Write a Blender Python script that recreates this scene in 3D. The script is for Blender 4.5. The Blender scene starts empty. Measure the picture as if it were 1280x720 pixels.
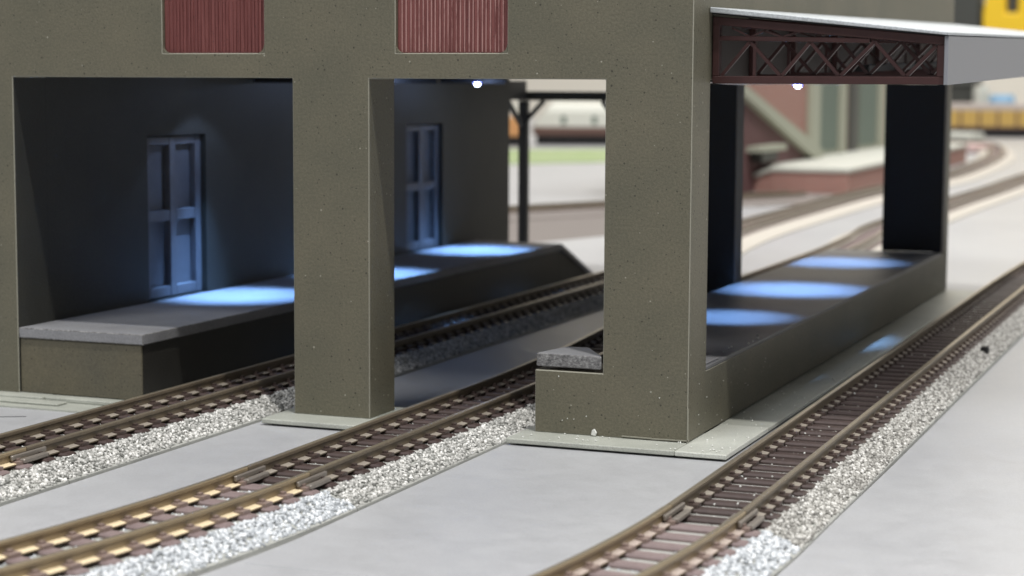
import bpy, bmesh, math, random
import numpy as np
from mathutils import Vector, Matrix
random.seed(7); rng = np.random.default_rng(7)
sc = bpy.context.scene
R = math.radians
# 1 unit = 1 cm of the model railway.  X along the front wall, Y along the tracks, Z up.

# ---------------------------------------------------------------- camera
cd = bpy.data.cameras.new('camera'); cam = bpy.data.objects.new('camera', cd)
sc.collection.objects.link(cam); sc.camera = cam
yaw, pit, rol = R(21.69), R(6.07), R(0.29)
fw = Vector((-math.sin(yaw)*math.cos(pit), math.cos(yaw)*math.cos(pit), -math.sin(pit)))
r0 = Vector((math.cos(yaw), math.sin(yaw), 0)); u0 = r0.cross(fw)
rr = r0*math.cos(rol)+u0*math.sin(rol); uu = -r0*math.sin(rol)+u0*math.cos(rol)
M = Matrix((rr, uu, -fw)).transposed().to_4x4(); M.translation = Vector((8.71, -29.51, 5.73))
cam.matrix_world = M
cd.sensor_width = 36; cd.lens = 2434/1280*36
cd.clip_start = 0.5; cd.clip_end = 2000
cd.dof.use_dof = True; cd.dof.focus_distance = 30.0; cd.dof.aperture_fstop = 0.40; cd.dof.aperture_blades = 0

# ---------------------------------------------------------------- world, room lamp and added fill lamps
w = bpy.data.worlds.new('World'); sc.world = w; w.use_nodes = True
bg = w.node_tree.nodes['Background']; bg.inputs[0].default_value = (0.93, 0.96, 1.0, 1); bg.inputs[1].default_value = 0.14
def area(name, loc, target, size, energy, col, shape='DISK', sy=None):
    l = bpy.data.lights.new(name, 'AREA'); l.shape = shape; l.size = size
    if sy: l.size_y = sy
    l.energy = energy; l.color = col
    o = bpy.data.objects.new(name, l); sc.collection.objects.link(o)
    o.location = loc; o.rotation_euler = (Vector(target)-Vector(loc)).to_track_quat('-Z', 'Y').to_euler()
    return o
area('ceiling_lamp', (54, -48, 196), (2, 0, 0), 7.5, 285000, (1.0, 0.985, 0.95))
area('front_fill_lamp', (-40, -150, 170), (-4, 0, 2), 110, 250000, (0.97, 0.98, 1.0), 'RECTANGLE', 50)  # added fill with no visible source, brightens the front wall
area('side_fill_lamp', (98, -5, 200), (0, 5, 2), 40, 210000, (0.97, 0.98, 1.0), 'RECTANGLE', 50)  # added fill from the right for the side wall and corner pier
area('far_fill_lamp', (-10, 130, 170), (-15, 110, 0), 120, 225000, (1.0, 0.98, 0.95), 'RECTANGLE', 120)  # added fill that lights the background behind the building
area('wall_wash_fill_lamp', (-30, 205, 170), (-30, 262, 20), 120, 185000, (1.0, 0.97, 0.92), 'RECTANGLE', 40)  # added wash that brightens the room wall
sc.view_settings.view_transform = 'Standard'; sc.view_settings.look = 'None'
sc.view_settings.exposure = 0; sc.view_settings.gamma = 1; sc.view_settings.use_curve_mapping = False
sc.cycles.use_denoising = True; sc.cycles.max_bounces = 8

# ---------------------------------------------------------------- materials
def mat(name, col, rough=0.7, spec=0.5, metal=0.0, emit=None, es=0):
    m = bpy.data.materials.new(name); m.use_nodes = True
    b = m.node_tree.nodes['Principled BSDF']
    b.inputs['Base Color'].default_value = (*col, 1); b.inputs['Roughness'].default_value = rough
    b.inputs['Specular IOR Level'].default_value = spec; b.inputs['Metallic'].default_value = metal
    if emit: b.inputs['Emission Color'].default_value = (*emit, 1); b.inputs['Emission Strength'].default_value = es
    return m
def N(m, t, **k):
    n = m.node_tree.nodes.new(t)
    for a, b in k.items():
        if a.startswith('i_'): n.inputs[a[2:].replace('_', ' ')].default_value = b
        else: setattr(n, a, b)
    return n
def L(m, a, b): m.node_tree.links.new(a, b)
def ramp(m, src, stops):
    r = N(m, 'ShaderNodeValToRGB'); L(m, src, r.inputs[0]); e = r.color_ramp.elements
    while len(e) < len(stops): e.new(0.5)
    for el, (p, c) in zip(e, stops): el.position = p; el.color = (*c, 1) if len(c) == 3 else c
    return r.outputs[0]
def noise(m, scale, detail=4, rough=0.6, vec=None, stretch=None):
    n = N(m, 'ShaderNodeTexNoise'); n.inputs['Scale'].default_value = scale
    n.inputs['Detail'].default_value = detail; n.inputs['Roughness'].default_value = rough
    g = N(m, 'ShaderNodeNewGeometry') if vec is None else None
    v = g.outputs['Position'] if vec is None else vec
    if stretch:
        mp = N(m, 'ShaderNodeMapping'); mp.inputs['Scale'].default_value = stretch; L(m, v, mp.inputs[0]); v = mp.outputs[0]
    L(m, v, n.inputs['Vector']); return n.outputs['Fac']
def mix(m, fac, a, b, mode='MIX'):
    x = N(m, 'ShaderNodeMix', data_type='RGBA', blend_type=mode)
    if isinstance(fac, (int, float)): x.inputs[0].default_value = fac
    else: L(m, fac, x.inputs[0])
    for s, v in ((6, a), (7, b)):
        if isinstance(v, tuple): x.inputs[s].default_value = (*v, 1)
        else: L(m, v, x.inputs[s])
    return x.outputs[2]
def bump(m, h, strength, dist):
    b = N(m, 'ShaderNodeBump'); b.inputs['Strength'].default_value = strength; b.inputs['Distance'].default_value = dist
    L(m, h, b.inputs['Height']); L(m, b.outputs[0], m.node_tree.nodes['Principled BSDF'].inputs['Normal'])
def base(m, c): L(m, c, m.node_tree.nodes['Principled BSDF'].inputs['Base Color'])
def painted(name, c1, c2, rough=0.55, specks=True, scale=1.0, spec=0.4):
    """matt painted card: slow blotches, fine grain, scattered dark pits and pale chips"""
    m = mat(name, c1, rough, spec)
    col = mix(m, ramp(m, noise(m, 0.55*scale, 5, .6), [(0.35, (0, 0, 0)), (0.68, (1, 1, 1))]), c1, c2)
    fine = noise(m, 24*scale, 3, .7)
    col = mix(m, .38, col, ramp(m, fine, [(0.35, (.35, .35, .35)), (0.65, (1, 1, 1))]), 'MULTIPLY')
    h = fine
    if specks:
        g = N(m, 'ShaderNodeNewGeometry')
        for sc_, thr, cc in ((9.0, .085, (.020, .018, .014)), (13.0, .10, (.03, .027, .02)), (6.6, .060, (.42, .40, .33))):
            v = N(m, 'ShaderNodeTexVoronoi'); v.inputs['Scale'].default_value = sc_*scale
            v.inputs['Randomness'].default_value = 1; L(m, g.outputs['Position'], v.inputs['Vector'])
            rnd = N(m, 'ShaderNodeSeparateColor'); L(m, v.outputs['Color'], rnd.inputs[0])
            q = N(m, 'ShaderNodeMath', operation='MULTIPLY'); L(m, rnd.outputs[0], q.inputs[0]); q.inputs[1].default_value = thr*2
            lt = N(m, 'ShaderNodeMath', operation='LESS_THAN'); L(m, v.outputs['Distance'], lt.inputs[0]); L(m, q.outputs[0], lt.inputs[1])
            gt = N(m, 'ShaderNodeMath', operation='GREATER_THAN'); L(m, rnd.outputs[1], gt.inputs[0]); gt.inputs[1].default_value = .45
            f = N(m, 'ShaderNodeMath', operation='MULTIPLY'); L(m, lt.outputs[0], f.inputs[0]); L(m, gt.outputs[0], f.inputs[1])
            f2 = N(m, 'ShaderNodeMath', operation='MULTIPLY'); L(m, f.outputs[0], f2.inputs[0]); f2.inputs[1].default_value = .7
            col = mix(m, f2.outputs[0], col, cc)
    base(m, col); bump(m, h, .35, .02)
    return m
m_wall = painted('olive_grey_wall_paint', (.172, .157, .110), (.138, .131, .094), .5)
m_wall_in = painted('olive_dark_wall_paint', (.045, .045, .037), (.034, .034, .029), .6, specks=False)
m_edge = mat('worn_card_edge', (.30, .29, .235), .6)
m_black = mat('black_card', (.012, .012, .013), .55)
m_platside = painted('platform_side_card', (.150, .132, .088), (.115, .106, .078), .5, scale=1.2)
m_slab = painted('concrete_grey_card', (.30, .30, .31), (.24, .24, .255), .6, specks=False, scale=1.5)
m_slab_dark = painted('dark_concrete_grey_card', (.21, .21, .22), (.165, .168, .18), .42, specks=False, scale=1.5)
m_slab_edge = mat('rough_cut_slab_edge', (.2, .2, .2), .9)
base(m_slab_edge, ramp(m_slab_edge, noise(m_slab_edge, 16, 4, .8, stretch=(1, 1, 1.6)), [(0.34, (.07, .07, .07)), (0.52, (.19, .185, .185)), (0.70, (.38, .38, .37))]))
m_slab_edge_old = painted('rough_slab_edge', (.20, .19, .195), (.10, .10, .10), .8, specks=True, scale=3)
m_plate = painted('pale_green_grey_plastic', (.50, .51, .45), (.40, .41, .36), .35, specks=False, scale=2, spec=.5)
m_door = painted('blue_grey_door_paint', (.17, .175, .19), (.13, .135, .15), .5, specks=False, scale=3)
m_roof = painted('pale_grey_roof_card', (.56, .59, .61), (.50, .53, .54), .5, specks=False, scale=1)
m_fascia = mat('grey_plastic_panel', (.245, .25, .27), .45)
m_truss = mat('maroon_brown_plastic', (.055, .024, .022), .38)
base(m_truss, mix(m_truss, noise(m_truss, 4, 4), (.038, .017, .016), (.072, .028, .026)))
def shutter_mat():
    m = mat('red_ribbed_shutter', (.22, .075, .07), .5)
    st = noise(m, 3.0, 5, .7, stretch=(9, 9, .25)); sp = noise(m, 30, 2, .6)
    c = mix(m, ramp(m, st, [(0.35, (0, 0, 0)), (0.7, (1, 1, 1))]), (.130, .034, .032), (.270, .095, .086))
    c = mix(m, ramp(m, sp, [(0.66, (0, 0, 0)), (0.72, (1, 1, 1))]), c, (.07, .03, .03))
    base(m, c); bump(m, sp, .4, .02); return m
m_shut = shutter_mat()
m_rib = mat('worn_pink_rib', (.40, .21, .19), .5)
base(m_rib, mix(m_rib, ramp(m_rib, noise(m_rib, 3, 4, .7, stretch=(3, 3, .6)), [(0.3, (0, 0, 0)), (0.5, (1, 1, 1))]), (.17, .055, .050), (.42, .23, .21)))
def ground_mat():
    m = mat('grey_card_ground', (.44, .45, .47), .4, .5)
    a = noise(m, .16, 5, .6); f = noise(m, 30, 3, .7); s = noise(m, 2.2, 6, .75)
    c = mix(m, ramp(m, a, [(0.35, (0, 0, 0)), (0.65, (1, 1, 1))]), (.41, .412, .425), (.45, .452, .46))
    c = mix(m, .10, c, ramp(m, s, [(0.3, (.3, .3, .3)), (0.6, (1, 1, 1))]), 'MULTIPLY')
    c = mix(m, .10, c, ramp(m, f, [(0.4, (.2, .2, .2)), (0.6, (1, 1, 1))]), 'MULTIPLY')
    base(m, c); bump(m, f, .12, .02)
    rp = ramp(m, s, [(0.3, (.30, .30, .30)), (0.7, (.42, .42, .42))])
    L(m, rp, m.node_tree.nodes['Principled BSDF'].inputs['Roughness'])
    return m
m_ground = ground_mat()
def stone_mat(name, stops):
    m = mat(name, (.5, .5, .48), .55, .5)
    g = N(m, 'ShaderNodeNewGeometry'); base(m, ramp(m, g.outputs['Random Per Island'], stops)); return m
m_stone = stone_mat('pale_ballast_stone', [(0, (.10, .10, .09)), (.2, (.26, .26, .24)), (.5, (.42, .41, .385)), (.78, (.56, .55, .52)), (1, (.88, .86, .82))])
m_stone_b = stone_mat('bluish_ballast_stone', [(0, (.20, .21, .22)), (.2, (.36, .38, .40)), (.5, (.52, .54, .56)), (.78, (.68, .70, .72)), (1, (.90, .91, .92))])
m_stone_shade = stone_mat('shaded_warm_ballast_stone', [(0, (.10, .095, .085)), (.2, (.22, .21, .19)), (.5, (.36, .345, .315)), (.78, (.50, .485, .45)), (1, (.78, .76, .72))])  # darker, warmer copy of the pale ballast; canopy shade is in its colour
m_bed = painted('ballast_bed_plastic', (.50, .50, .46), (.40, .40, .37), .6, specks=False, scale=4)
m_sleeper = mat('dark_brown_sleeper_plastic', (.052, .034, .031), .45)
base(m_sleeper, mix(m_sleeper, noise(m_sleeper, 9, 4), (.040, .027, .025), (.085, .056, .050)))
m_sleeper_f = mat('faded_brown_sleeper_plastic', (.16, .115, .11), .5)
base(m_sleeper_f, mix(m_sleeper_f, noise(m_sleeper_f, 9, 4), (.17, .125, .12), (.27, .205, .20)))
m_railgold = mat('golden_brown_rail_side', (.22, .165, .10), .38, .5, .1)
base(m_railgold, mix(m_railgold, noise(m_railgold, 1.4, 5, .7), (.20, .150, .090), (.36, .28, .17)))
m_railside = mat('tarnished_rail_side', (.105, .078, .048), .42, .5, .1)
base(m_railside, mix(m_railside, noise(m_railside, 2.2, 5, .7), (.10, .082, .062), (.21, .165, .11)))
m_foot_shine = mat('grey_beige_rail_foot_shine', (.34, .30, .25), .4)  # metal foot tops; their bright shine in the light is put into the colour
m_foot_gold_shine = mat('pale_golden_rail_foot_shine', (.80, .66, .44), .35)
m_foot_pink_shine = mat('pinkish_rail_foot_shine', (.46, .38, .33), .4)
m_railtop = mat('worn_rail_head', (.50, .43, .32), .28, .5, .75)
m_joiner = mat('grey_brown_rail_joiner', (.26, .23, .20), .35, .5, .4)
m_led = mat('lit_led_lens', (1, 1, 1), .2, .5, 0, (.72, .80, 1.0), 30)
m_halo_glow = mat('blue_halo_glow', (.2, .3, 1), .3, .5, 0, (.10, .16, 1.0), 5)  # glow of the blue flare round the lens, added as a ring
m_ledbody = mat('led_collar', (.3, .3, .32), .4)
m_wire = mat('thin_pale_wire', (.55, .50, .50), .4)
m_dust = mat('pale_dust_crumb', (.70, .70, .66), .7)
m_brick = painted('blurred_red_brick', (.36, .165, .125), (.30, .135, .11), .8, specks=False)
def brick_mat():
    m = mat('red_brick_courses', (.33, .15, .12), .8)
    b = N(m, 'ShaderNodeTexBrick'); b.inputs['Scale'].default_value = 1.0
    b.inputs['Brick Width'].default_value = .16; b.inputs['Row Height'].default_value = .055; b.inputs['Mortar Size'].default_value = .006
    b.inputs['Color1'].default_value = (.36, .15, .115, 1); b.inputs['Color2'].default_value = (.27, .12, .095, 1); b.inputs['Mortar'].default_value = (.40, .33, .29, 1)
    g = N(m, 'ShaderNodeNewGeometry'); sp = N(m, 'ShaderNodeSeparateXYZ'); L(m, g.outputs['Position'], sp.inputs[0])
    ad = N(m, 'ShaderNodeMath', operation='ADD'); L(m, sp.outputs[0], ad.inputs[0]); L(m, sp.outputs[1], ad.inputs[1])
    cb = N(m, 'ShaderNodeCombineXYZ'); L(m, ad.outputs[0], cb.inputs[0]); L(m, sp.outputs[2], cb.inputs[1]); L(m, cb.outputs[0], b.inputs['Vector'])
    base(m, b.outputs['Color']); return m
m_brick = brick_mat()
m_pil = mat('olive_cream_trim', (.36, .37, .29), .7)
m_win = mat('grey_green_window_glass', (.10, .14, .11), .55)
m_wtop = painted('cream_dock_top', (.62, .62, .55), (.55, .56, .50), .7, specks=False)
m_maroon = mat('dark_maroon_wall', (.12, .055, .055), .8)
m_cream = mat('cream_car_paint', (.62, .62, .55), .5)
m_brown = mat('brown_car_paint', (.12, .065, .05), .5)
m_dark = mat('dark_underframe', (.006, .005, .005), .7)
m_orange = mat('orange_car_paint', (.55, .27, .10), .5)
m_yellow = mat('bright_yellow_paint', (.85, .55, .02), .4)
m_ylog = mat('ochre_yellow_car_side', (.48, .31, .08), .6)
m_green = painted('bright_green_turf_mat', (.30, .40, .17), (.40, .45, .27), .9, specks=False)
m_lblue = mat('light_blue_barrel', (.28, .50, .72), .5)
m_greyd = mat('dark_grey_cabinet', (.05, .052, .045), .6)
m_room = mat('cream_room_wall', (.66, .62, .54), .8)
m_farbed = mat('beige_roadbed_plastic', (.50, .46, .40), .7)
m_plat_shade = painted('shaded_platform_side_card', (.030, .028, .023), (.022, .021, .018), .55, specks=False)  # darker copy of the platform side card; interior shade is in its colour
m_tan = mat('tan_brown_paving', (.19, .165, .15), .8)

# ---------------------------------------------------------------- helpers
WO = {}
def tag(o, label=None, cat=None, group=None, kind=None):
    for k, v in (('label', label), ('category', cat), ('group', group), ('kind', kind)):
        if v: o[k] = v
    return o
def thing(name, loc, label, cat, group=None):
    o = bpy.data.objects.new(name, None); sc.collection.objects.link(o); o.empty_display_size = .3
    o.location = loc; WO[o] = Vector(loc); return tag(o, label, cat, group)
class MB:
    def __init__(s): s.v = []; s.f = []; s.m = []
    def add(s, vs, fs, mi=0):
        b = len(s.v); s.v += [tuple(v) for v in vs]; s.f += [tuple(i+b for i in f) for f in fs]; s.m += [mi]*len(fs); return s
    def box(s, x0, x1, y0, y1, z0, z1, mi=0):
        return s.add([(x0,y0,z0),(x1,y0,z0),(x1,y1,z0),(x0,y1,z0),(x0,y0,z1),(x1,y0,z1),(x1,y1,z1),(x0,y1,z1)],
              [(0,3,2,1),(4,5,6,7),(0,1,5,4),(1,2,6,5),(2,3,7,6),(3,0,4,7)], mi)
    def bar(s, a, b, w, d, up=(0,1,0), mi=0):
        a, b = Vector(a), Vector(b); t = (b-a).normalized(); n = Vector(up); n = (n-n.dot(t)*t).normalized(); k = t.cross(n)
        vs = [p + n*(i*d/2) + k*(j*w/2) for p in (a, b) for i, j in ((-1,-1),(1,-1),(1,1),(-1,1))]
        return s.add(vs, [(0,1,2,3),(7,6,5,4),(0,4,5,1),(1,5,6,2),(2,6,7,3),(3,7,4,0)], mi)
    def prism(s, poly, axis, a, b, mi=0):
        """closed 2D polygon extruded along an axis between a and b"""
        n = len(poly)
        def P(p, q): return {'x': (q, p[0], p[1]), 'y': (p[0], q, p[1]), 'z': (p[0], p[1], q)}[axis]
        vs = [P(p, a) for p in poly] + [P(p, b) for p in poly]
        return s.add(vs, [tuple(range(n)), tuple(range(2*n-1, n-1, -1))] + [(i, i+n, (i+1) % n+n, (i+1) % n) for i in range(n)], mi)
    def build(s, name, mats, parent=None, bevel=0, seg=1, bmat=-1, smooth=False, at=None):
        if not isinstance(mats, (list, tuple)): mats = [mats]
        off = WO[parent] if parent else Vector((0,0,0)); org = Vector(at) if at is not None else off
        me = bpy.data.meshes.new(name)
        me.from_pydata([tuple(Vector(v)-org) for v in s.v], [], s.f)
        for m in mats: me.materials.append(m)
        me.polygons.foreach_set('material_index', s.m)
        bm = bmesh.new(); bm.from_mesh(me); bmesh.ops.recalc_face_normals(bm, faces=bm.faces); bm.to_mesh(me); bm.free()
        if smooth: me.polygons.foreach_set('use_smooth', [True]*len(me.polygons))
        o = bpy.data.objects.new(name, me); sc.collection.objects.link(o)
        if parent: o.parent = parent
        o.location = org-off; WO[o] = org
        if bevel:
            bv = o.modifiers.new('bevel', 'BEVEL'); bv.width = bevel; bv.segments = seg; bv.limit_method = 'ANGLE'; bv.angle_limit = R(40)
            bv.material = bmat
        return o
def grid_wall(us, zs, solid, d0, d1, axis):
    """wall of rectangular cells with real openings; axis 'x': runs along X, thickness in Y; 'y': runs along Y, thickness in X"""
    mb = MB(); idx = {}; nu, nz = len(us)-1, len(zs)-1
    def P(i, k, d):
        key = (i, k, d)
        if key not in idx:
            idx[key] = len(mb.v); mb.v.append((us[i], (d0, d1)[d], zs[k]) if axis == 'x' else ((d0, d1)[d], us[i], zs[k]))
        return idx[key]
    S = lambda i, k: 0 <= i < nu and 0 <= k < nz and solid(i, k)
    for i in range(nu):
        for k in range(nz):
            if not S(i, k): continue
            for d in (0, 1): mb.f.append((P(i,k,d),P(i+1,k,d),P(i+1,k+1,d),P(i,k+1,d)))
            if not S(i-1,k): mb.f.append((P(i,k,0),P(i,k+1,0),P(i,k+1,1),P(i,k,1)))
            if not S(i+1,k): mb.f.append((P(i+1,k,0),P(i+1,k+1,0),P(i+1,k+1,1),P(i+1,k,1)))
            if not S(i,k-1): mb.f.append((P(i,k,0),P(i+1,k,0),P(i+1,k,1),P(i,k,1)))
            if not S(i,k+1): mb.f.append((P(i,k+1,0),P(i+1,k+1,0),P(i+1,k+1,1),P(i,k+1,1)))
    mb.m = [0]*len(mb.f); return mb
ZG = -.12          # table surface

# ---------------------------------------------------------------- the setting
g = MB(); g.box(-320, 240, -60, 270, ZG-2, ZG-.03); tag(g.build('ground', m_ground), kind='structure')
# card sheets laid between the tracks
sheets = [((-30, -9.76), (-40, 60)), ((-7.52, -5.10), (-40, 24)), ((-2.88, 1.04), (-9.15, 30)), ((-2.88, 1.04), (-40, -9.17)), ((3.26, 60), (-40, 60))]
mbs = MB()
for (x0, x1), (y0, y1) in sheets: mbs.box(x0, x1, y0, y1, ZG-.03, ZG)
tag(mbs.build('ground_sheet_surface', m_ground, bevel=.006), kind='structure')
rw = MB(); rw.box(-320, 240, 262, 266, -3, 150); tag(rw.build('room_wall', m_room), kind='structure')

# ---------------------------------------------------------------- the building
B = thing('station_building', (0, 0, 0), 'large olive grey card station building with square openings over tracks and two red shutters', 'building')
xs = [-24, -12.75, -9.61, -7.60, -7.06, -5.62, -5.13, -3.13, -2.61, -1.44, -.30, 0]
ys = [0, 1.0, 24.6, 25.2]; zs = [0, 1.03, 5.76, 6.18, 8.9, 10.4]
def solid(i, j, k):
    x = (xs[i]+xs[i+1])/2; z = (zs[k]+zs[k+1])/2
    if j > 0: return x > -.3 and (z < 1.03 or z > 5.76 or j == 2)
    if z < 1.03: return x < -12.75 or -7.06 < x < -5.62 or x > -2.61
    if z < 5.76: return x < -12.75 or -7.06 < x < -5.62 or x > -1.44
    if 6.18 < z < 8.9: return not (-9.61 < x < -7.6 or -5.13 < x < -3.13)
    return True
ow = MB(); idx = {}
def pid(i, j, k):
    if (i, j, k) not in idx: idx[(i, j, k)] = len(ow.v); ow.v.append((xs[i], ys[j], zs[k]))
    return idx[(i, j, k)]
SS = lambda i, j, k: 0 <= i < len(xs)-1 and 0 <= j < 3 and 0 <= k < len(zs)-1 and solid(i, j, k)
for i in range(len(xs)-1):
    for j in range(3):
        for k in range(len(zs)-1):
            if not SS(i, j, k): continue
            for (di, dj, dk), cs in (((-1,0,0), ((0,0,0),(0,1,0),(0,1,1),(0,0,1))), ((1,0,0), ((1,0,0),(1,1,0),(1,1,1),(1,0,1))), ((0,-1,0), ((0,0,0),(1,0,0),(1,0,1),(0,0,1))),
                                     ((0,1,0), ((0,1,0),(1,1,0),(1,1,1),(0,1,1))), ((0,0,-1), ((0,0,0),(1,0,0),(1,1,0),(0,1,0))), ((0,0,1), ((0,0,1),(1,0,1),(1,1,1),(0,1,1)))):
                if not SS(i+di, j+dj, k+dk):
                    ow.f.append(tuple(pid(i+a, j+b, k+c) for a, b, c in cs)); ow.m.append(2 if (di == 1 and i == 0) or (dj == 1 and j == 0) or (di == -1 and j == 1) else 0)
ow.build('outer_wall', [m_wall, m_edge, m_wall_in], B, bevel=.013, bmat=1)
# pillars of the far end and of the middle row
MB().box(-1.66, -.012, 24.28, 24.597, 1.10, 5.72).build('pillar', m_black, B, bevel=.01)
MB().box(-3.95, -3.06, 13.95, 14.6, ZG-.03, 5.857).build('pillar', [m_black], B, bevel=.01)
# inner wall with door recesses, ceiling, upper storey back wall
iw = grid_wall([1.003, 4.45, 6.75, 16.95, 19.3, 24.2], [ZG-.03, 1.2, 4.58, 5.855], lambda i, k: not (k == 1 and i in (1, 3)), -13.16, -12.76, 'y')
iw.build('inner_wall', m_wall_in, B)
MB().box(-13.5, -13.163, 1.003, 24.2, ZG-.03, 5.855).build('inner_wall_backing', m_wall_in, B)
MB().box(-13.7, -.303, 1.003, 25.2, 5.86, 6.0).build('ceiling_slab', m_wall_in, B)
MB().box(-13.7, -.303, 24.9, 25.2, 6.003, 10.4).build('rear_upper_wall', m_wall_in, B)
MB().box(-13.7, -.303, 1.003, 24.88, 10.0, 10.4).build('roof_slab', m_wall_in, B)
for x, y in ((-12.2, 8.9), (-12.0, 19.0), (-11.0, 12.2)):
    MB().box(x-1.0, x+1.2, y, y+.25, 5.66, 5.857).build('ceiling_batten', m_black, B)
# doors: 2 x 2 panels behind raised stiles and rails
for y0, y1, lab in ((4.48, 6.72, 'blue grey door nearer the front, brightly lit from above'), (16.98, 19.27, 'blue grey door deeper inside, in half shadow')):
    d = MB().box(-13.15, -13.02, y0, y1, 1.21, 4.56).build('door', m_door, B); d['label'] = lab
    ym = (y0+y1)/2
    for a, b in ((y0, y0+.22), (ym-.12, ym+.12), (y1-.22, y1)): MB().box(-13.018, -12.87, a, b, 1.22, 4.55).build('door_stile', m_door, d, bevel=.015)
    for a, b in ((y0+.222, ym-.122), (ym+.122, y1-.222)):
        for z0, z1 in ((1.22, 1.44), (2.80, 3.03), (4.38, 4.55)):
            MB().box(-13.018, -12.88, a, b, z0, z1).build('door_rail', m_door, d, bevel=.015)
# red ribbed shutters
for x0, x1, lab in ((-9.61, -7.60, 'red shutter with smeared ribs'), (-5.13, -3.13, 'red shutter with crisp pale ribs')):
    s = MB().box(x0+.003, x1-.003, .09, .16, 6.183, 8.897).build('shutter', m_shut, B); s['label'] = lab
    rb = MB(); n = 27 if x0 < -8 else 25
    for i in range(n):
        x = x0+.06+(x1-x0-.12)*(i+.5+random.uniform(-.12, .12))/n; wd = random.uniform(.006, .010)
        rb.box(x-wd, x+wd, .066, .088, 6.20, 8.88)
    rb.build('shutter_ribs', m_shut if x0 < -8 else m_rib, s)
    c = MB()
    for sx in (0, 1):
        cx = x0+.003 if sx == 0 else x1-.003; sg = 1 if sx == 0 else -1; r_ = .14
        arc = [(cx+sg*(r_-r_*math.sin(t)), 6.183+r_-r_*math.cos(t)) for t in np.linspace(0, math.pi/2, 6)]
        c.prism([(cx, 6.183)]+arc, 'y', .004, .064)
    c.build('corner_fillet', m_wall, s)

# base plate strips under the walls
bp = thing('base_plate', (0, 0, ZG), 'pale green grey plastic base strips projecting under the building walls', 'base plate')
m_plate_lit = painted('lit_cream_grey_plastic', (.66, .67, .60), (.56, .57, .51), .3, specks=False, scale=2, spec=.5)  # paler copy of the strip plastic; light on the corner is in its colour
def plate(x0, x1, y0, y1, z1=0.0, m=m_plate): return MB().box(x0, x1, y0, y1, ZG+.035, z1-.003).build('plate_strip', m, bp, bevel=.018, seg=2)
plate(-2.84, -.004, -.72, .998); plate(0.0, .84, -.72, 1.92, -.002, m_plate_lit); plate(-.25, .84, 1.93, 25.3, -.012)
plate(-7.34, -5.42, -.68, 1.3); plate(-24, -12.05, -.30, 1.4); plate(-12.04, -10.12, -.22, 1.4, -.006)
plate(-24, -11.5, -.62, -.305, -.04)
MB().box(-24, -10.2, -.9, 1.5, ZG, ZG+.033).build('packing_sheet', m_plate, bp)
MB().box(-2.70, .74, -.60, 24, ZG, ZG+.033).build('packing_sheet', m_black, bp)
MB().box(-7.2, -5.5, -.56, 1.2, ZG, ZG+.033).build('packing_sheet', m_black, bp)

# left platform
pl = thing('left_platform', (-11.5, 0, 0), 'raised platform with pale grey slab top in front of the two doors', 'platform')
MB().box(-12.745, -10.16, .05, .10, 0, 1.005).build('end_board', m_platside, pl, bevel=.012)
MB().box(-12.745, -10.163, .103, 21.5, ZG-.03, 1.003).build('side_board', m_plat_shade, pl)  # side towards the track, shade put into its dark colour
MB().prism([(21.5, ZG-.03), (24.1, ZG-.03), (24.1, .06), (21.5, 1.005)], 'x', -12.745, -10.16).build('ramp_side', m_plat_shade, pl)
MB().box(-12.745, -10.10, .01, 21.55, 1.008, 1.20).build('platform_slab', [m_slab, m_slab_edge], pl, bevel=.02, seg=2, bmat=1)
MB().prism([(21.553, 1.04), (24.25, .02), (24.25, .14), (21.553, 1.195)], 'x', -12.745, -10.10).build('ramp_slab', m_slab, pl)
# right platform: slanted start behind the corner pier
pr_ = thing('right_platform', (-1.5, 12, 0), 'dark grey platform behind the low side wall, lit by small blue pools of light', 'platform')
poly = [(.0, 1.003), (-1.5, 1.003), (-3.05, 6.0), (-3.05, 24.27), (.0, 24.27)]
MB().prism([(min(x, -.302), y) for x, y in poly], 'z', ZG-.03, 1.02).build('platform_side', m_platside, pr_)
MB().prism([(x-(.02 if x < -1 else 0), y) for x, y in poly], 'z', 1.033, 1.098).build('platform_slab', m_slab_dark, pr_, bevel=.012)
MB().box(-1.2, -.05, 1.02, 1.9, 1.10, 1.125).build('end_plate', m_slab, pr_, bevel=.008)
# loose cap slab on the low block
cp = MB().prism([(-2.60, .02), (-1.47, .02), (-1.50, 0.12), (-2.03, 1.0), (-2.42, .96), (-2.60, .12)], 'z', 1.085, 1.30).build('cap_slab', [m_slab, m_slab_edge], None, bevel=.018, seg=2, bmat=1, at=(-2.0, .5, 1.085))
for p in cp.data.polygons:
    if abs(p.normal.z) < .5: p.material_index = 1
tag(cp, 'small grey cap slab with rough speckled edge on the low block beside the corner pier', 'slab')

# ---------------------------------------------------------------- canopy with maroon trusses
TILT = .0175
cn = thing('side_canopy', (0, 1, 6.9), 'sloping pale grey canopy roof on maroon lattice trusses over the outer track', 'canopy')
def rz(x, y, z): return z + TILT*(y-1)
CW = 3.77
rp = MB(); yA, yB = .86, 25.3
rp.prism([(.012, 6.84), (CW+.03, 6.462), (CW+.03, 6.51), (.012, 6.925)], 'y', yA, yB)
rp.v = [(x, y, rz(x, y, z)) for x, y, z in rp.v]
rp.build('roof_panel', m_roof, cn, bevel=.012)
rl = MB(); rl.prism([(.012, 6.815), (CW-.05, 6.445), (CW-.05, 6.455), (.012, 6.832)], 'y', 1.0, 25.1); rl.v = [(x, y, rz(x, y, z)) for x, y, z in rl.v]; rl.build('added_shade_sheet', m_black, cn)  # black sheet added under the roof to keep the canopy inside dark
fp = MB(); fp.box(CW-.045, CW+.02, .93, yB-.1, 5.70, 6.455); fp.v = [(x, y, rz(x, y, z)) for x, y, z in fp.v]
fp.build('fascia_panel', m_fascia, cn, bevel=.012)
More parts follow.
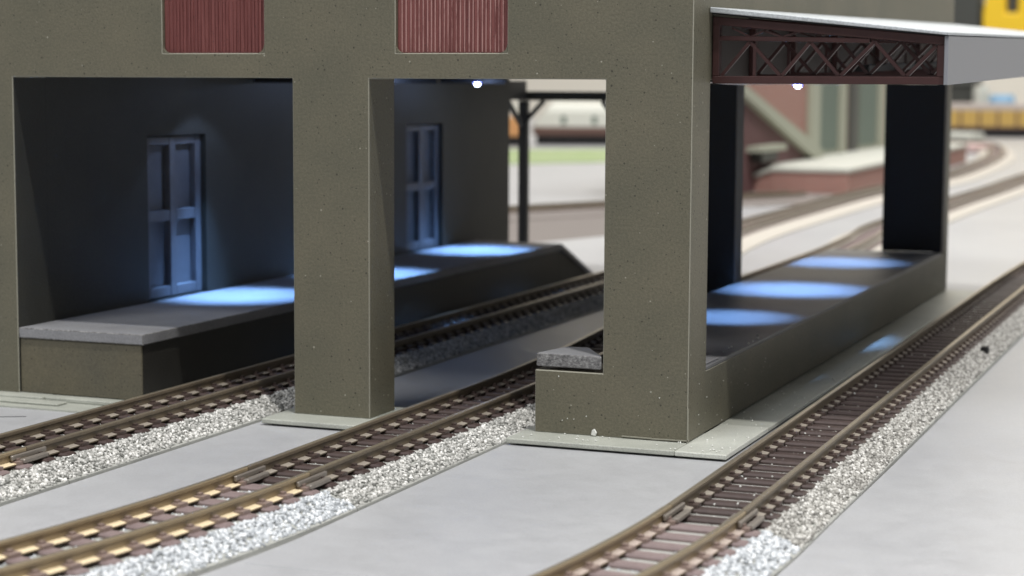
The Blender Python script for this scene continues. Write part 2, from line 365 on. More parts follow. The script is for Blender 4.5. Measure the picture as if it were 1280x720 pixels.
# one lattice truss, bars as sub-parts, then copies down the canopy
XA, XB = .02, CW-.055
top = lambda x: 6.78-(6.78-6.44)*x/CW
meshes = []
def tb(a, b, w_, d_): return (a, b, w_, d_)
bars = [('chord', [(XA, 5.765), (XB, 5.765)], .12, .16), ('chord', [(XA, top(XA)-.065), (XB, top(XB)-.065)], .13, .16),
        ('chord', [(XA+.1, 6.43), (2.55, 6.385)], .075, .11), ('end_post', [(XA+.055, 5.826), (XA+.055, top(0)-.131)], .11, .155), ('end_post', [(XB-.055, 5.826), (XB-.055, top(XB)-.131)], .11, .155)]
nodes_b = [1.14, 2.08, 3.12]; nodes_t = [.62, 1.60, 2.62, 3.55]
pts = [(.16, 5.83)]; 
for i in range(3): pts += [(nodes_t[i], 6.37-.0*i), (nodes_b[i], 5.82)]
pts.append((3.58, 6.30))
for a, b in zip(pts[:-1], pts[1:]): bars.append(('diagonal_bar', [a, b], .055, .06))
for x in (.62, 1.14): bars.append(('diagonal_bar', [(x, 6.45), (x-.30, top(x)-.13)], .03, .04)); bars.append(('diagonal_bar', [(x+.02, 6.45), (x+.30, top(x)-.14)], .03, .04))
for x in (.70,): bars.append(('upright_bar', [(x, 5.83), (x, 6.34)], .05, .05))
ty = [1.02, 3.3, 6.2, 9.8, 14.2, 19.4, 25.0]
MB().box(.003, .016, 1.3, 25.1, 5.80, 6.78).build('added_dark_board', mat('dark_brown_added_board', (.055, .045, .040), .7), cn)  # dark board added over the side wall to deepen the canopy shade
bar_mesh = []
for nm, (a, b), w_, d_ in bars:
    mb = MB().bar((a[0], 0, a[1]), (b[0], 0, b[1]), w_, d_); o = mb.build(nm, m_truss, None, bevel=.008); o.hide_render = False
    bar_mesh.append((nm, o.data)); bpy.data.objects.remove(o)
for k, y in enumerate(ty):
    t = bpy.data.objects.new('truss', None); sc.collection.objects.link(t); t.parent = cn; t.empty_display_size = .2
    wl = Vector((0, y+.08, TILT*(y-1))); t.location = wl-WO[cn]; WO[t] = wl
    for nm, me in bar_mesh:
        o = bpy.data.objects.new(nm, me); sc.collection.objects.link(o); o.parent = t
        if nm == 'chord' or nm == 'end_post':
            bv = o.modifiers.new('bevel', 'BEVEL'); bv.width = .008
pur = MB()
for x, z in ((.5, 6.70), (1.6, 6.60), (2.7, 6.50)):
    p = MB().box(x-.04, x+.04, 1.2, 25.0, z-.09, z); p.v = [(a, b, rz(a, b, c)-.03) for a, b, c in p.v]; p.build('purlin', m_truss, cn)
p = MB().box(1.0, 1.35, 7, 24.6, 5.83, 5.95); p.v = [(a, b, rz(a, b, c)) for a, b, c in p.v]; p.build('added_dark_beam', m_black, cn)  # dark bar added to hide the bright inside of the canopy

# ---------------------------------------------------------------- LEDs
def led(x, y, z, lab, power=6200, wide=50, wang=104, cone=50, ox=0, grp='small LED lamps under the building'):
    t = thing('led_lamp', (x, y, z+.12), lab, 'lamp', grp)
    mb = MB(); n = 12
    for r_, z0, z1 in ((.085, z+.06, z+.12),):
        vs = [(x+r_*math.cos(2*math.pi*i/n), y+r_*math.sin(2*math.pi*i/n), zz) for zz in (z0, z1) for i in range(n)]
        mb.add(vs, [tuple(range(n)), tuple(range(2*n-1, n-1, -1))]+[(i, (i+1) % n, (i+1) % n+n, i+n) for i in range(n)])
    mb.build('collar', m_ledbody, t)
    MB().add([(x+.105*math.cos(2*math.pi*i/n), y+.105*math.sin(2*math.pi*i/n), z+zz) for zz in (.035, .058) for i in range(n)], [tuple(range(n)), tuple(range(2*n-1, n-1, -1))]+[(i, (i+1) % n, (i+1) % n+n, i+n) for i in range(n)]).build('halo_ring', m_halo_glow, t)  # glowing ring that stands in for the blue halo of the lamp
    mb = MB(); rings = [(.078, .06), (.075, .03), (.056, .0), (.025, -.02)]
    vs = [(x+r_*math.cos(2*math.pi*i/n), y+r_*math.sin(2*math.pi*i/n), z+zz) for r_, zz in rings for i in range(n)]
    fs = [(j*n+i, j*n+(i+1) % n, (j+1)*n+(i+1) % n, (j+1)*n+i) for j in range(3) for i in range(n)]+[tuple(range(3*n, 4*n)), tuple(range(n))]
    mb.add(vs, fs); mb.build('lens', m_led, t, smooth=True)
    for nm, pw, ang, bl in (('beam', power, cone, 1.0), ('halo', wide, wang, .12)):
        if not pw: continue
        l = bpy.data.lights.new('led_'+nm, 'SPOT' if ang < 120 else 'POINT'); l.energy = pw; l.color = (.24, .48, 1.0) if nm == 'beam' else (.42, .58, 1.0); l.shadow_soft_size = .12
        if ang < 120: l.spot_size = R(ang); l.spot_blend = bl
        o = bpy.data.objects.new('led_'+nm, l); sc.collection.objects.link(o); o.parent = t; o.location = (0, 0, -.15)
led(-11.75, 6.3, 5.80, 'LED lamp above the left platform just past the first door', wide=120)
led(-11.3, 11.6, 5.80, 'LED lamp above the left platform hidden behind the middle pillar', wide=36, wang=168)
led(-11.45, 18.6, 5.62, 'LED lamp glowing under the lintel above the far left platform', wide=40, wang=172)
led(-1.45, 7.7, 5.80, 'LED lamp above the right platform closest to the corner pier', cone=38, power=5000, wide=30)
led(-1.5, 13.3, 5.62, 'bright LED lamp seen right below the lower chord of the truss', cone=52, power=6500, wide=30)
led(-2.0, 20.3, 5.80, 'LED lamp above the right platform nearest its far end', cone=48, power=5500, wide=20)
def wire(pts, name, lab):
    cu = bpy.data.curves.new(name, 'CURVE'); cu.dimensions = '3D'; cu.bevel_depth = .013; s = cu.splines.new('POLY'); s.points.add(len(pts)-1)
    for p_, q in zip(s.points, pts): p_.co = (*q, 1)
    o = bpy.data.objects.new(name, cu); dg = bpy.context.evaluated_depsgraph_get(); sc.collection.objects.link(o)
    dg = bpy.context.evaluated_depsgraph_get(); me = bpy.data.meshes.new_from_object(o.evaluated_get(dg)); bpy.data.objects.remove(o)
    o = bpy.data.objects.new(name, me); sc.collection.objects.link(o); me.materials.clear(); me.materials.append(m_wire); tag(o, lab, 'wire')
wire([(-.32, 2.0, 5.725), (-.6, 4.2, 5.70), (-1.0, 7.0, 5.69), (-1.45, 7.7, 5.70), (-1.5, 10, 5.69), (-1.5, 13.3, 5.71), (-1.6, 16.5, 5.69), (-2.0, 20.3, 5.70)], 'led_wire', 'thin pale wire running under the ceiling between the LED lamps of the right platform')

# ---------------------------------------------------------------- tracks
m_plate_n = mat('dark_brown_tie_plate', (.075, .052, .045), .4)
m_plate_f = mat('faded_tie_plate', (.25, .185, .16), .4)
def sleeper_mesh(name, m, seed, m2):
    rnd = random.Random(seed); mb = MB(); hw, hl, zt = .115, .77, .285
    # chamfered block (z counted from the table)
    vs = []
    for z, a, b in ((.12, hw, hl), (zt-.03, hw, hl), (zt, hw-.03, hl-.03)):
        vs += [(-b, -a, z), (b, -a, z), (b, a, z), (-b, a, z)]
    fs = [(8, 9, 10, 11)]
    for k in (0, 4): fs += [(k+i, k+(i+1) % 4, k+4+(i+1) % 4, k+4+i) for i in range(4)]
    mb.add(vs, fs)
    for sx in (-1, 1):                       # spike plates gripping the rail foot
        for off in (-1, 1):
            c = sx*.485+off*.105
            mb.box(c-.075, c+.075, -.088, .088, zt-.004, zt+.052, 1); mb.box(c-off*.03-.03, c-off*.03+.03, -.04, .04, zt+.050, zt+.085, 1)
    me = bpy.data.meshes.new(name); me.from_pydata(mb.v, [], mb.f); me.materials.append(m); me.materials.append(m2); me.polygons.foreach_set('material_index', mb.m)
    bm = bmesh.new(); bm.from_mesh(me); bmesh.ops.recalc_face_normals(bm, faces=bm.faces); bm.to_mesh(me); bm.free()
    return me
sl_mesh = sleeper_mesh('sleeper', m_sleeper, 1, m_plate_n); sl_mesh_f = sleeper_mesh('sleeper_faded', m_sleeper_f, 2, m_plate_f)
# rail section (x across, z up from the table), foot to head
RP = [(-.128, .285), (.128, .285), (.128, .303), (.022, .322), (.022, .415), (.042, .428), (.042, .466), (.032, .476), (-.032, .476), (-.042, .466), (-.042, .428), (-.022, .415), (-.022, .322), (-.128, .303)]
RM = [0, 0, 2, 0, 0, 0, 0, 1, 0, 0, 0, 0, 2, 0]
ico_v = None
def ico():
    bm = bmesh.new(); bmesh.ops.create_icosphere(bm, subdivisions=1, radius=1)
    v = np.array([x.co[:] for x in bm.verts]); f = np.array([[q.index for q in x.verts] for x in bm.faces]); bm.free(); return v, f
IV, IF = ico()
# low-cost stone: distorted octahedron
OV = np.array([(1,0,0),(-1,0,0),(0,1,0),(0,-1,0),(0,0,1),(0,0,-1)], float); OF = np.array([(0,2,4),(2,1,4),(1,3,4),(3,0,4),(2,0,5),(1,2,5),(3,1,5),(0,3,5)])
def stones(name, P, size, m, parent, near=True):
    n = len(P); V, F = (IV, IF) if near else (OV, OF)
    s = size*rng.uniform(.6, 1.25, (n, 1, 3)); a = rng.uniform(0, 2*np.pi, n); b = rng.uniform(0, np.pi, n)
    v = V[None]*s + rng.normal(0, size*.16, (n, len(V), 3))
    ca, sa, cb, sb = np.cos(a)[:, None], np.sin(a)[:, None], np.cos(b)[:, None], np.sin(b)[:, None]
    x, y, z = v[..., 0], v[..., 1], v[..., 2]
    y, z = y*cb-z*sb, y*sb+z*cb; x, y = x*ca-y*sa, x*sa+y*ca
    v = np.stack([x, y, z], -1) + P[:, None]
    v = v.reshape(-1, 3)-np.array(WO[parent])
    f = (F[None]+np.arange(n)[:, None, None]*len(V)).reshape(-1, 3)
    me = bpy.data.meshes.new(name); me.vertices.add(len(v)); me.vertices.foreach_set('co', v.ravel().astype(np.float32))
    me.loops.add(len(f)*3); me.loops.foreach_set('vertex_index', f.ravel().astype(np.int32))
    me.polygons.add(len(f)); me.polygons.foreach_set('loop_start', np.arange(0, len(f)*3, 3, dtype=np.int32)); me.polygons.foreach_set('loop_total', np.full(len(f), 3, np.int32))
    me.update(); me.validate(); me.materials.append(m)
    o = bpy.data.objects.new(name, me); sc.collection.objects.link(o); o.parent = parent; o['kind'] = 'stuff'; WO[o] = WO[parent]; return o
class Path:
    def __init__(s, pts):
        s.p = np.array(pts, float); d = np.diff(s.p, axis=0); s.s = np.r_[0, np.cumsum(np.hypot(*d.T))]
        t = np.gradient(s.p, axis=0); s.t = t/np.hypot(*t.T)[:, None]; s.len = s.s[-1]
    def at(s, q, u):
        q = np.asarray(q, float); x = np.interp(q, s.s, s.p[:, 0]); y = np.interp(q, s.s, s.p[:, 1])
        tx = np.interp(q, s.s, s.t[:, 0]); ty = np.interp(q, s.s, s.t[:, 1]); return x+ty*u, y-tx*u, tx, ty
def sweep(path, prof, step, mi=None, q0=0, q1=None, closed=True):
    q1 = path.len if q1 is None else q1; n = max(2, int((q1-q0)/step)+1); Q = np.linspace(q0, q1, n); mb = MB(); k = len(prof)
    for q in Q:
        for (u, z) in prof:
            x, y, _, _ = path.at(q, u); mb.v.append((float(x), float(y), z+ZG))
    for i in range(n-1):
        for j in range(k if closed else k-1):
            mb.f.append((i*k+j, i*k+(j+1) % k, (i+1)*k+(j+1) % k, (i+1)*k+j)); mb.m.append(mi[j] if mi else 0)
    mb.f += [tuple(range(k)), tuple((n-1)*k+j for j in range(k))]; mb.m += [0, 0]
    return mb
def track(label, pts, grp, near=True, faded=False, stone=m_stone, dens=1.0, centre=1.0, joint_at_end=False, q_hi=None, far=False, wide=1.0, foot=None, bed=None):
    path = Path(pts); p0 = path.p[0]
    t = thing('track_section', (float(p0[0]), float(p0[1]), ZG), label, 'railway track', grp)
    curved = np.ptp(path.t[:, 0]) > .002; stp = .35 if curved else 50
    if far: stp = 1.5
    H = 1.25*wide; HL = .92 if not far else H
    sweep(path, [(-HL, -.03), (H, -.03), (H, .035), (H-.02, .05), (H-.05, .055), (.86, .20), (.80, .222), (-.74, .222), (-.78, .20), (-HL+.04, .10), (-HL+.01, .09), (-HL, .055)], stp).build('ballast_bed', m_bed if not far else (bed or m_farbed), t)
    for sx in (-1, 1):
        sweep(path, [(u+sx*.485, z) for u, z in RP], stp, RM).build('rail', [m_railgold if faded else m_railside, m_railtop, foot or (m_foot_gold_shine if faded else m_foot_shine)], t, bevel=0)
    me = sl_mesh_f if faded else sl_mesh
    n = int(path.len/.51); Q = (np.arange(n)+.5)*path.len/n
    if far:
        mb = MB()
        for q in Q:
            x, y, tx, ty = [float(v) for v in path.at(q, 0)]
            mb.bar((x-ty*.77, y+tx*.77, ZG+.215), (x+ty*.77, y-tx*.77, ZG+.215), .07, .23, up=(tx, ty, 0))
        tag(mb.build('sleepers', m_sleeper_f, t), kind='stuff'); return t
    for q in Q:
        x, y, tx, ty = [float(v) for v in path.at(q, 0)]
        o = bpy.data.objects.new('sleeper', me); sc.collection.objects.link(o); o.parent = t
        o.location = (x-p0[0], y-p0[1], random.uniform(-.004, .004)); o.rotation_euler = (0, 0, math.atan2(-tx, ty)+random.uniform(-.008, .008))
    # loose stones: both shoulders and between the sleepers
    qh = path.len if q_hi is None else q_hi; S = .032
    def scatter(u0, u1, zf, d, both=True):
        m_ = int(qh*(u1-u0)*d); q = rng.uniform(0, qh, m_); u = rng.uniform(u0, u1, m_)*(rng.choice([-1, 1], m_) if both else 1)
        x, y, _, _ = path.at(q, u); return np.stack([x, y, zf(np.abs(u), q)], -1)
    shoulder = lambda u, q: ZG + np.where(u < .84, .225, .222-(u-.84)*.165/.37)
    P1 = scatter(.72, 1.225, shoulder, 700*dens, False)
    P2 = scatter(0, .74, lambda u, q: ZG+.218+0*u, 200*dens*centre)
    ph = ((P2[:, 1]-p0[1]) % .51)
    stones('ballast_stones', P1, S, stone, t, near); stones('ballast_between_sleepers', P2, S*.9, stone, t, False)
    return t
def joiner(path, q, t):
    for sx in (-1, 1):
        for side in (-1, 1):
            a = path.at(q-.42, sx*.485+side*.062); b = path.at(q+.42, sx*.485+side*.062)
            MB().bar((float(a[0]), float(a[1]), ZG+.385), (float(b[0]), float(b[1]), ZG+.385), .05, .075, up=(0, 0, 1)).build('rail_joiner', m_joiner, t, bevel=.012)
            a = path.at(q-.30, sx*.485+side*.16); b = path.at(q+.30, sx*.485+side*.16)
            MB().bar((float(a[0]), float(a[1]), ZG+.33), (float(b[0]), float(b[1]), ZG+.33), .09, .07, up=(0, 0, 1)).build('joiner_housing', m_joiner, t, bevel=.015)
YJ = -6.0
def arc(x, y, Rr, length):
    """points coming from the near end up to the joint (x,y), bending towards -X when going nearer"""
    out = []
    for s_ in np.linspace(length, 0, 40):
        a = s_/Rr; out.append((x-Rr*(1-math.cos(a)), y-Rr*math.sin(a)))
    return out
def straight(x, y0, y1, x1=None): return [(x+(x1-x if x1 is not None else 0)*t, y0+(y1-y0)*t) for t in np.linspace(0, 1, 12)]
def smooth_path(pts):
    out = []; P = [np.array(p, float) for p in [pts[0]]+pts+[pts[-1]]]
    for i in range(1, len(P)-2):
        for t_ in np.linspace(0, 1, 10, endpoint=False):
            p0, p1, p2, p3 = P[i-1:i+3]; out.append(tuple(.5*((2*p1)+(-p0+p2)*t_+(2*p0-5*p1+4*p2-p3)*t_**2+(-p0+3*p1-3*p2+p3)*t_**3)))
    return out+[pts[-1]]
G1 = 'straight tracks passing through and beside the building'; G2 = 'curved track pieces in front of the building'
XAc, XBc, XCc = -8.80, -4.14, 1.97
ta = track('straight track through the left opening beside the platform with the doors', straight(XAc, YJ, 24.4), G1, q_hi=29)
tb_ = track('straight track through the middle opening between the pillar and the low block', smooth_path([(XBc, YJ), (XBc, -2), (XBc, 3), (XBc-.16, 7), (XBc-.50, 11), (XBc-.66, 14), (XBc-.68, 18), (XBc-.70, 24.4)]), G1, q_hi=16)
tc = track('straight track running outside the building beneath the canopy', straight(XCc+.06, YJ, 24.4, XCc-.14), G1, centre=.35, stone=m_stone_shade)
track('out of focus near end of the track leading into the left opening', arc(XAc, YJ-.02, 60, 6), G2, faded=True)
track('near curved track leading into the middle opening, with bluish white ballast', arc(XBc, YJ-.02, 28.2, 9.5), G2, faded=True, stone=m_stone_b)
track('near curved track leading under the canopy, with rusty golden rails', arc(XCc+.06, YJ-.02, 28.2, 9.5), G2, faded=True, centre=.15, stone=m_stone_b, foot=m_foot_pink_shine)
for pts_, t in ((straight(XAc, YJ-2, 24), ta), (straight(XBc, YJ-2, 24), tb_), (straight(XCc+.06, YJ-2, 24), tc)): joiner(Path(pts_), 2.0, t)
track('track continuing under the canopy line beyond the far pillar', smooth_path([(XCc-.14, 24.42), (1.95, 34), (2.6, 48), (4.6, 70)]), G1, far=False, near=False, q_hi=20)
G3 = 'blurred tracks behind the building'
track('blurred track curving past the brick loading dock', smooth_path([(XAc, 24.42), (-9.6, 32), (-10.6, 42), (-10.9, 55), (-11.0, 66), (-10.7, 80), (-10.4, 92), (-11.5, 114), (-13.8, 136), (-18, 155), (-26, 165)]), G3, far=True, wide=1.15)
track('blurred track behind the far pillar running off to the right', smooth_path([(XBc-.70, 24.42), (-4.86, 28), (-4.92, 33), (-5.2, 39), (-5.7, 45), (-5.75, 62), (-5.6, 75), (-5.6, 90), (-5.0, 115)]), G3, far=True, wide=1.05)
track('blurred track crossing the yard behind the left platform', smooth_path([(-32, 30), (-25, 43), (-21, 51), (-17.5, 58.5), (-14.6, 64), (-14.0, 66)]), G3, far=True, wide=1.4, bed=m_tan)
pv = MB().prism([(-34, 40), (-24, 54), (-17.6, 52), (-14.5, 47), (-14.8, 42), (-16.4, 37), (-18, 33), (-30, 26)], 'z', ZG-.03, ZG+.003).build('brown_paving', m_tan, None, at=(-22, 42, ZG)); tag(pv, kind='structure')

# dust and crumbs: on the base strips, the side track and the ground
dm = thing('dust_crumbs', (0, 0, 0), 'tiny pale crumbs scattered along the foot of the walls and on the outer track', 'dust')
dm_pts = []
for _ in range(26): dm_pts.append((random.uniform(-2.7, .8), random.uniform(-.66, -.05), .01))
for _ in range(46): dm_pts.append((random.uniform(.05, .8), random.uniform(-.5, 12), .005))
for _ in range(150): dm_pts.append((random.uniform(XCc-.6, XCc+.9), random.uniform(-6, 22), random.choice([ZG+.29, ZG+.24, ZG+.30])))
for _ in range(8): dm_pts.append((random.uniform(-.28, 0), random.uniform(1.1, 6), 1.11))
stones('crumbs', np.array(dm_pts), .017, m_dust, dm)
dw = [(random.uniform(-2.5, -.1), -.004, abs(random.gauss(0, .45))+.03) for _ in range(6)]+[(.004, random.uniform(.1, 5), random.uniform(.02, .9)) for _ in range(12)]
stones('crumbs', np.array(dw), .010, m_dust, dm)
sd = MB().prism([(-1.62, .02), (-1.54, .0), (-1.52, .06), (-1.56, .12), (-1.60, .10)], 'y', -.05, -.01).build('paint_flake', m_dust, None, bevel=.008, at=(-1.57, -.03, .0))
sd.location.y -= .0; tag(sd, 'white paint flake standing at the foot of the corner pier', 'flake')
gl = MB(); gx = [-2.5, -2.1, -1.6, -1.1, -.6, -.25, .03]
for a, b in zip(gx[3:-1], gx[4:]): gl.bar((a, -.012, .02+random.uniform(0, .02)), (b, -.012, .02+random.uniform(0, .02)), .018, .02)
gl.bar((.005, -.012, .0), (.005, -.012, .55), .02, .02)
tag(gl.build('glue_bead', m_edge, None, at=(-.5, 0, 0)), 'thin cream bead of dried glue along the foot of the building corner', 'glue')

dc = MB()
for x, y, sx, sy in ((XCc+.93, 12.3, .09, .06),): dc.prism([(x-sx, y-sy), (x+sx*.7, y-sy*1.6), (x+sx, y+sy*.4), (x+sx*.3, y+sy*2.2), (x-sx*.8, y+sy)], 'z', ZG+.15, ZG+.29)
tag(dc.build('black_crumb', m_black, None, bevel=.01, at=(XCc+.93, 12.3, ZG+.15)), 'black broken plastic crumb lying on the outer ballast shoulder under the canopy', 'crumb')
cs = MB().bar((-13.4, -2.6, ZG+.002), (-11.5, -1.55, ZG+.002), .035, .006, up=(0, 0, 1)); tag(cs.build('ground_seam', m_black, None), kind='structure')

# ---------------------------------------------------------------- behind the building
# end canopy frame on posts
fr_ = thing('rear_canopy_frame', (-13.2, 26.5, ZG), 'dark post and beam frame of a rear canopy beyond the left platform', 'canopy frame')
MB().box(-13.34, -13.06, 26.38, 26.62, ZG, 5.13).build('post', m_black, fr_, bevel=.01)
MB().box(-13.40, -9.9, 26.34, 26.66, 5.14, 5.42).build('beam', m_wall_in, fr_, bevel=.01)
MB().box(-13.34, -13.05, 24.8, 26.33, 5.16, 5.74).build('side_beam', m_black, fr_)
MB().bar((-13.1, 26.5, 4.55), (-12.55, 26.5, 5.13), .12, .12).build('knee_brace', m_black, fr_)
MB().bar((-13.2, 26.3, 4.35), (-13.2, 24.9, 5.3), .12, .12, up=(1, 0, 0)).build('knee_brace', m_black, fr_)
MB().bar((-10.65, 26.5, 5.13), (-10.25, 26.5, 4.6), .12, .12).build('knee_brace', m_black, fr_)
MB().box(-10.2, -9.95, 26.38, 26.62, ZG, 5.13).build('post', m_black, fr_)

# brick station with loading dock
bs = thing('brick_station', (-18.3, 85, ZG), 'blurred red brick station with pale pilasters and tall grey green windows behind the canopy', 'building')
WX = -18.34
MB().box(WX-3.2, WX, 62, 118, ZG, 12).build('wall', m_brick, bs)
for y0, y1 in ((86.3, 88.6), (94.9, 96.2), (107.7, 109.0)): MB().box(WX, WX+.35, y0, y1, ZG+1.3, 11).build('pilaster', m_pil, bs, bevel=.03)
for y0, y1 in ((89.2, 94.4), (101.2, 107.1), (111.5, 117)):
    f = MB().box(WX+.003, WX+.12, y0-.08, y1+.08, 1.25, 9.2).build('window_frame', m_pil, bs)
    MB().box(WX+.123, WX+.16, y0, y1, 1.5, 9.0).build('window_pane', m_win, f)
for y0, y1 in ((98.0, 100.6),): MB().box(WX+.003, WX+.20, y0, y1, 1.2, 9.2).build('dark_opening', m_greyd, bs)
st = thing('loading_stair', (-18, 75, ZG), 'cream diagonal stair stringer against the brick wall left of the loading dock', 'stair')
MB().prism([(64, 6.6), (64, 6.1), (85.0, 1.25), (87.0, 1.25), (87.0, 1.7)], 'x', WX+.004, WX+.9).build('stringer', m_pil, st)
MB().prism([(64, 6.05), (64, ZG), (84.0, ZG), (84.0, 1.42)], 'x', WX+.004, WX+.5).build('stair_side', m_maroon, st)
MB().box(WX+.5, WX+1.3, 70.5, 76.2, 2.05, 2.35).build('landing', m_pil, st)
MB().box(WX+.502, WX+1.1, 71.5, 75.0, 1.5, 2.045).build('hatch', m_greyd, st)
dk = thing('loading_dock', (-14.5, 85, ZG), 'blurred brick loading dock with cream top and a ramp at its near end', 'loading dock')
dpoly = [(-16.9, 72.2), (-12.75, 72.2), (-13.6, 118), (-18.3, 118), (-18.3, 78)]
MB().prism(dpoly, 'z', ZG, 1.02).build('dock_wall', m_brick, dk)
MB().prism([(x+(.1 if x > -15 else 0), y-(.1 if y < 80 else 0)) for x, y in dpoly], 'z', 1.022, 1.22).build('dock_top', m_wtop, dk)
MB().prism([(-16.9, ZG), (-16.9, 1.02), (-19.3, .05), (-19.3, ZG)], 'y', 72.25, 77.9).build('ramp_wall', m_brick, dk)
MB().prism([(-16.9, 1.024), (-16.9, 1.24), (-19.4, .22), (-19.4, .04)], 'y', 72.1, 77.9).build('ramp_top', m_wtop, dk)
MB().add([(-21.5, 70.5, ZG+.02), (-13.2, 68.8, ZG+.02), (-12.6, 72.1, ZG+.02), (-18.2, 72.1, ZG+.02), (-21.5, 70.5, ZG), (-13.2, 68.8, ZG), (-12.6, 72.1, ZG), (-18.2, 72.1, ZG)],
         [(0,1,2,3),(4,5,6,7),(0,1,5,4),(1,2,6,5),(2,3,7,6),(3,0,4,7)]).build('paving_edge', m_tan, dk)

# turf mat
MB().prism([(-75, 100), (-34, 112), (-42, 142), (-90, 128)], 'z', ZG-.03, ZG+.02)
tm = MB().prism([(-46, 94), (-35.5, 108), (-43, 133), (-62, 118)], 'z', ZG-.029, ZG+.03).build('turf_mat', m_green, None, at=(-52, 112, ZG)); tag(tm, 'blurred strip of bright green turf in front of the parked train', 'turf')

def car(name, label, cx, cy, ang, length, h0, h1, width, mats, round_=True, nose=False, wins=0, cat='railway car', grp=None, frac=.38):
    t = thing(name, (cx, cy, ZG), label, cat, grp); t.rotation_euler = (0, 0, ang)
    lo, up = mats; hl = length/2; m0 = h0+(h1-h0)*frac
    MB_ = lambda: MB()
    base_off = Vector((cx, cy, ZG))
    def put(mb, nm, m, **k):
        mb.v = [(x+cx, y+cy, z+ZG) for x, y, z in mb.v]; return mb.build(nm, m, t, **k)
    put(MB().box(-hl, hl, -width/2, width/2, h0, m0), 'lower_body', lo, bevel=.08, seg=2)
    prof = [(-width/2, m0+.003), (width/2, m0+.003), (width/2, h1-.9), (width/2*.8, h1-.3), (0, h1), (-width/2*.8, h1-.3), (-width/2, h1-.9)] if round_ else [(-width/2, m0+.003), (width/2, m0+.003), (width/2, h1), (-width/2, h1)]
    ub = MB().prism(prof, 'x', -hl, hl)
    if nose: ub.v = [(x+(1.9*(z-m0)/(h1-m0) if x < 0 else 0), y, z) for x, y, z in ub.v]
    u = put(ub, 'upper_body', up, bevel=.06, seg=2)
    for i in range(wins):
        x = -hl+length*(i+1)/(wins+1)
        mb = MB().box(x-.22, x+.22, -width/2-.03, -width/2-.002, m0+.25, m0+1.0); mb.v = [(a+cx, b+cy, c+ZG) for a, b, c in mb.v]; mb.build('window', m_win, u)
    for sx in (-1, 1):
        tr = put(MB().box(sx*hl*.68-1.5, sx*hl*.68+1.5, -width/2*.8, width/2*.8, .2, h0-.003), 'bogie', m_dark)
        for dx in (-.9, .9):
            for sy in (-1, 1):
                c = MB(); n = 14; X, Yy, r_ = sx*hl*.68+dx, sy*width/2*.86, .42
                vs = [(X+r_*math.cos(2*math.pi*i/n), Yy+q, .42+r_*math.sin(2*math.pi*i/n)) for q in (-.06, .06) for i in range(n)]
                c.add(vs, [tuple(range(n)), tuple(range(2*n-1, n-1, -1))]+[(i, (i+1) % n, (i+1) % n+n, i+n) for i in range(n)])
                c.v = [(a+cx, b+cy, d+ZG) for a, b, d in c.v]; c.build('wheel', m_dark, tr)
    put(MB().box(-hl*.96, hl*.96, -width/2*.78, width/2*.78, .02, h0-.006), 'frame_sill', m_dark)
    put(MB().box(-hl*.45, hl*.45, -width/2*.8, width/2*.8, .3, h0-.003), 'underframe', m_dark)
    return t
car('locomotive', 'blurred cream and brown locomotive with sloped nose beyond the green turf', -48.7, 142.8, R(21.7), 17, .9, 3.95, 3.0, (m_brown, m_cream), nose=True, wins=5, cat='locomotive', frac=.25)
car('freight_car', 'orange freight car at the far left seen between the wall and the rear post', -59.0, 133.9, R(22), 7, .9, 2.6, 2.4, (m_orange, m_orange), round_=False)
# right hand distance
fc = car('flat_car', 'blurred flat car with ochre yellow sides at the far right under the canopy edge', -19.0, 189, R(15), 34, .9, 2.9, 2.8, (m_brown, m_ylog), round_=False, frac=.13)
lt = MB().box(-16.9, 16.9, -1.3, 1.3, 2.903, 3.7); lt.v = [(a-19.0, b+189, c+ZG) for a, b, c in lt.v]; lt.build('pale_load', mat('dusty_pink_load', (.46, .40, .36), .8), fc, bevel=.08)
for i in range(17):
    mb = MB().box(-16.2+i*2-.12, -16.2+i*2+.12, -1.49, -1.402, 1.2, 2.85); mb.v = [(a-19.0, b+189, c+ZG) for a, b, c in mb.v]; mb.build('side_post', m_brown, fc)
k1 = thing('dark_crate', (-27.3, 196, ZG), 'dark grey crate standing behind the flat car near the far pillar', 'crate')
MB().box(-30.6, -24.6, 194.5, 199.5, ZG, 5.4).build('crate_body', m_greyd, k1, bevel=.1); MB().box(-30.8, -24.4, 194.2, 199.8, 5.403, 5.9).build('crate_lid', m_greyd, k1, bevel=.1)
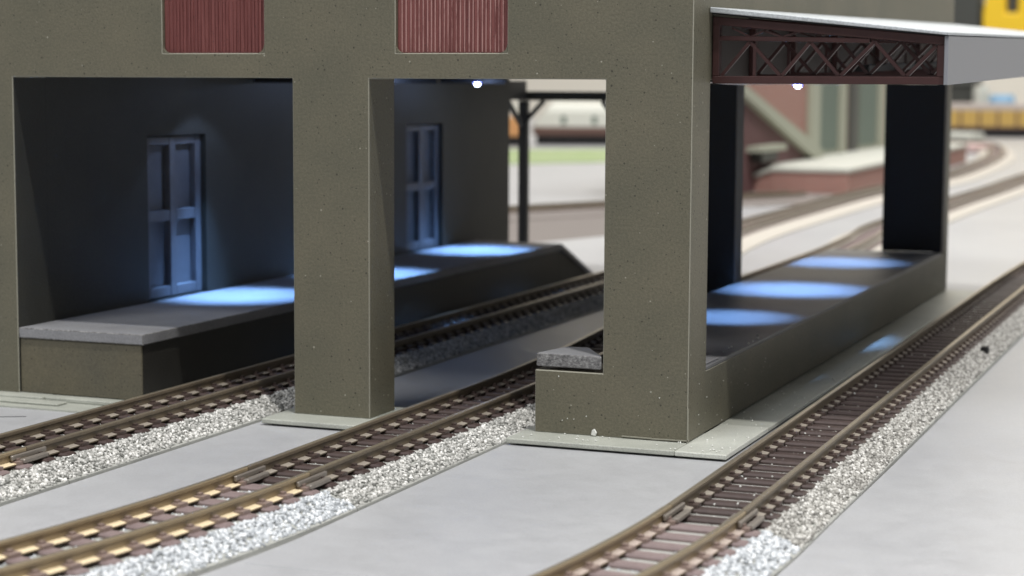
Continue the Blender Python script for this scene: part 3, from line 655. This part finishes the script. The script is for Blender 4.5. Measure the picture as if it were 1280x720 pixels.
def barrel(name, x, y, z0, r_, h, m, lab, cat):
    mb = MB(); n = 20; pr = [(r_*.9, 0), (r_, h*.15), (r_, h*.85), (r_*.9, h)]
    vs = [(x+a*math.cos(2*math.pi*i/n), y+a*math.sin(2*math.pi*i/n), z0+b) for a, b in pr for i in range(n)]
    mb.add(vs, [(j*n+i, j*n+(i+1) % n, (j+1)*n+(i+1) % n, (j+1)*n+i) for j in range(3) for i in range(n)]+[tuple(range(n)), tuple(range(3*n, 4*n))])
    tag(mb.build(name, m, None, smooth=False, at=(x, y, z0)), lab, cat)
barrel('white_tank', -23.7, 194, ZG, .85, 5.6, m_cream, 'off white round tank behind the flat car, left of the blue barrel', 'tank')
barrel('white_drum', -56.3, 135, 2.6, .55, 1.2, m_cream, 'small white drum standing on the orange freight car', 'drum')
barrel('blue_barrel', -21.2, 193, ZG, 1.45, 4.6, m_lblue, 'light blue barrel standing behind the yellow flat car', 'barrel')
# yellow crane body with a dark slot, on a dark base column
yc = thing('yellow_crane', (-20, 205, ZG), 'bright yellow crane body with a dark slot on a dark column, above the canopy roof', 'crane')
ycm = grid_wall([-25.2, -22.6, -21.2, -18.4], [8.6, 13.9, 22], lambda i, k: not (i == 1 and k == 1), 204, 208, 'x')
ycm.v = [(x+(1.4 if x < -23 and z > 20 else 0)-(0.6 if x > -19 and z > 20 else 0), y, z) for x, y, z in ycm.v]
ycm.build('crane_body', m_yellow, yc, bevel=.25, seg=2)
MB().box(-22.55, -21.25, 205.2, 207.8, 13.95, 22).build('slot_panel', m_greyd, yc)
MB().box(-28.8, -25.6, 204, 208, ZG, 22).build('mast', m_greyd, yc, bevel=.1)
MB().box(-25.5, -24.2, 204.5, 207.5, 8.9, 10.0).build('mounting', m_greyd, yc)
# kerb stones / white pieces near the distant curve
pb = MB().prism([(-25.5, 168), (-20.5, 166), (-20.0, 172), (-25, 175)], 'z', ZG, ZG+.9).build('white_block', m_wtop, None, bevel=.1, at=(-23, 170, ZG)); tag(pb, 'low off white block beside the distant curved track', 'block')
pk = MB().prism([(-18.6, 139), (-15.9, 138), (-15.6, 147), (-18.0, 149)], 'z', ZG, ZG+.5).build('pink_block', mat('dusty_pink_card', (.50, .36, .34), .8), None, bevel=.08, at=(-17, 143, ZG)); tag(pk, 'dusty pink low block inside the bend of the distant track', 'block')
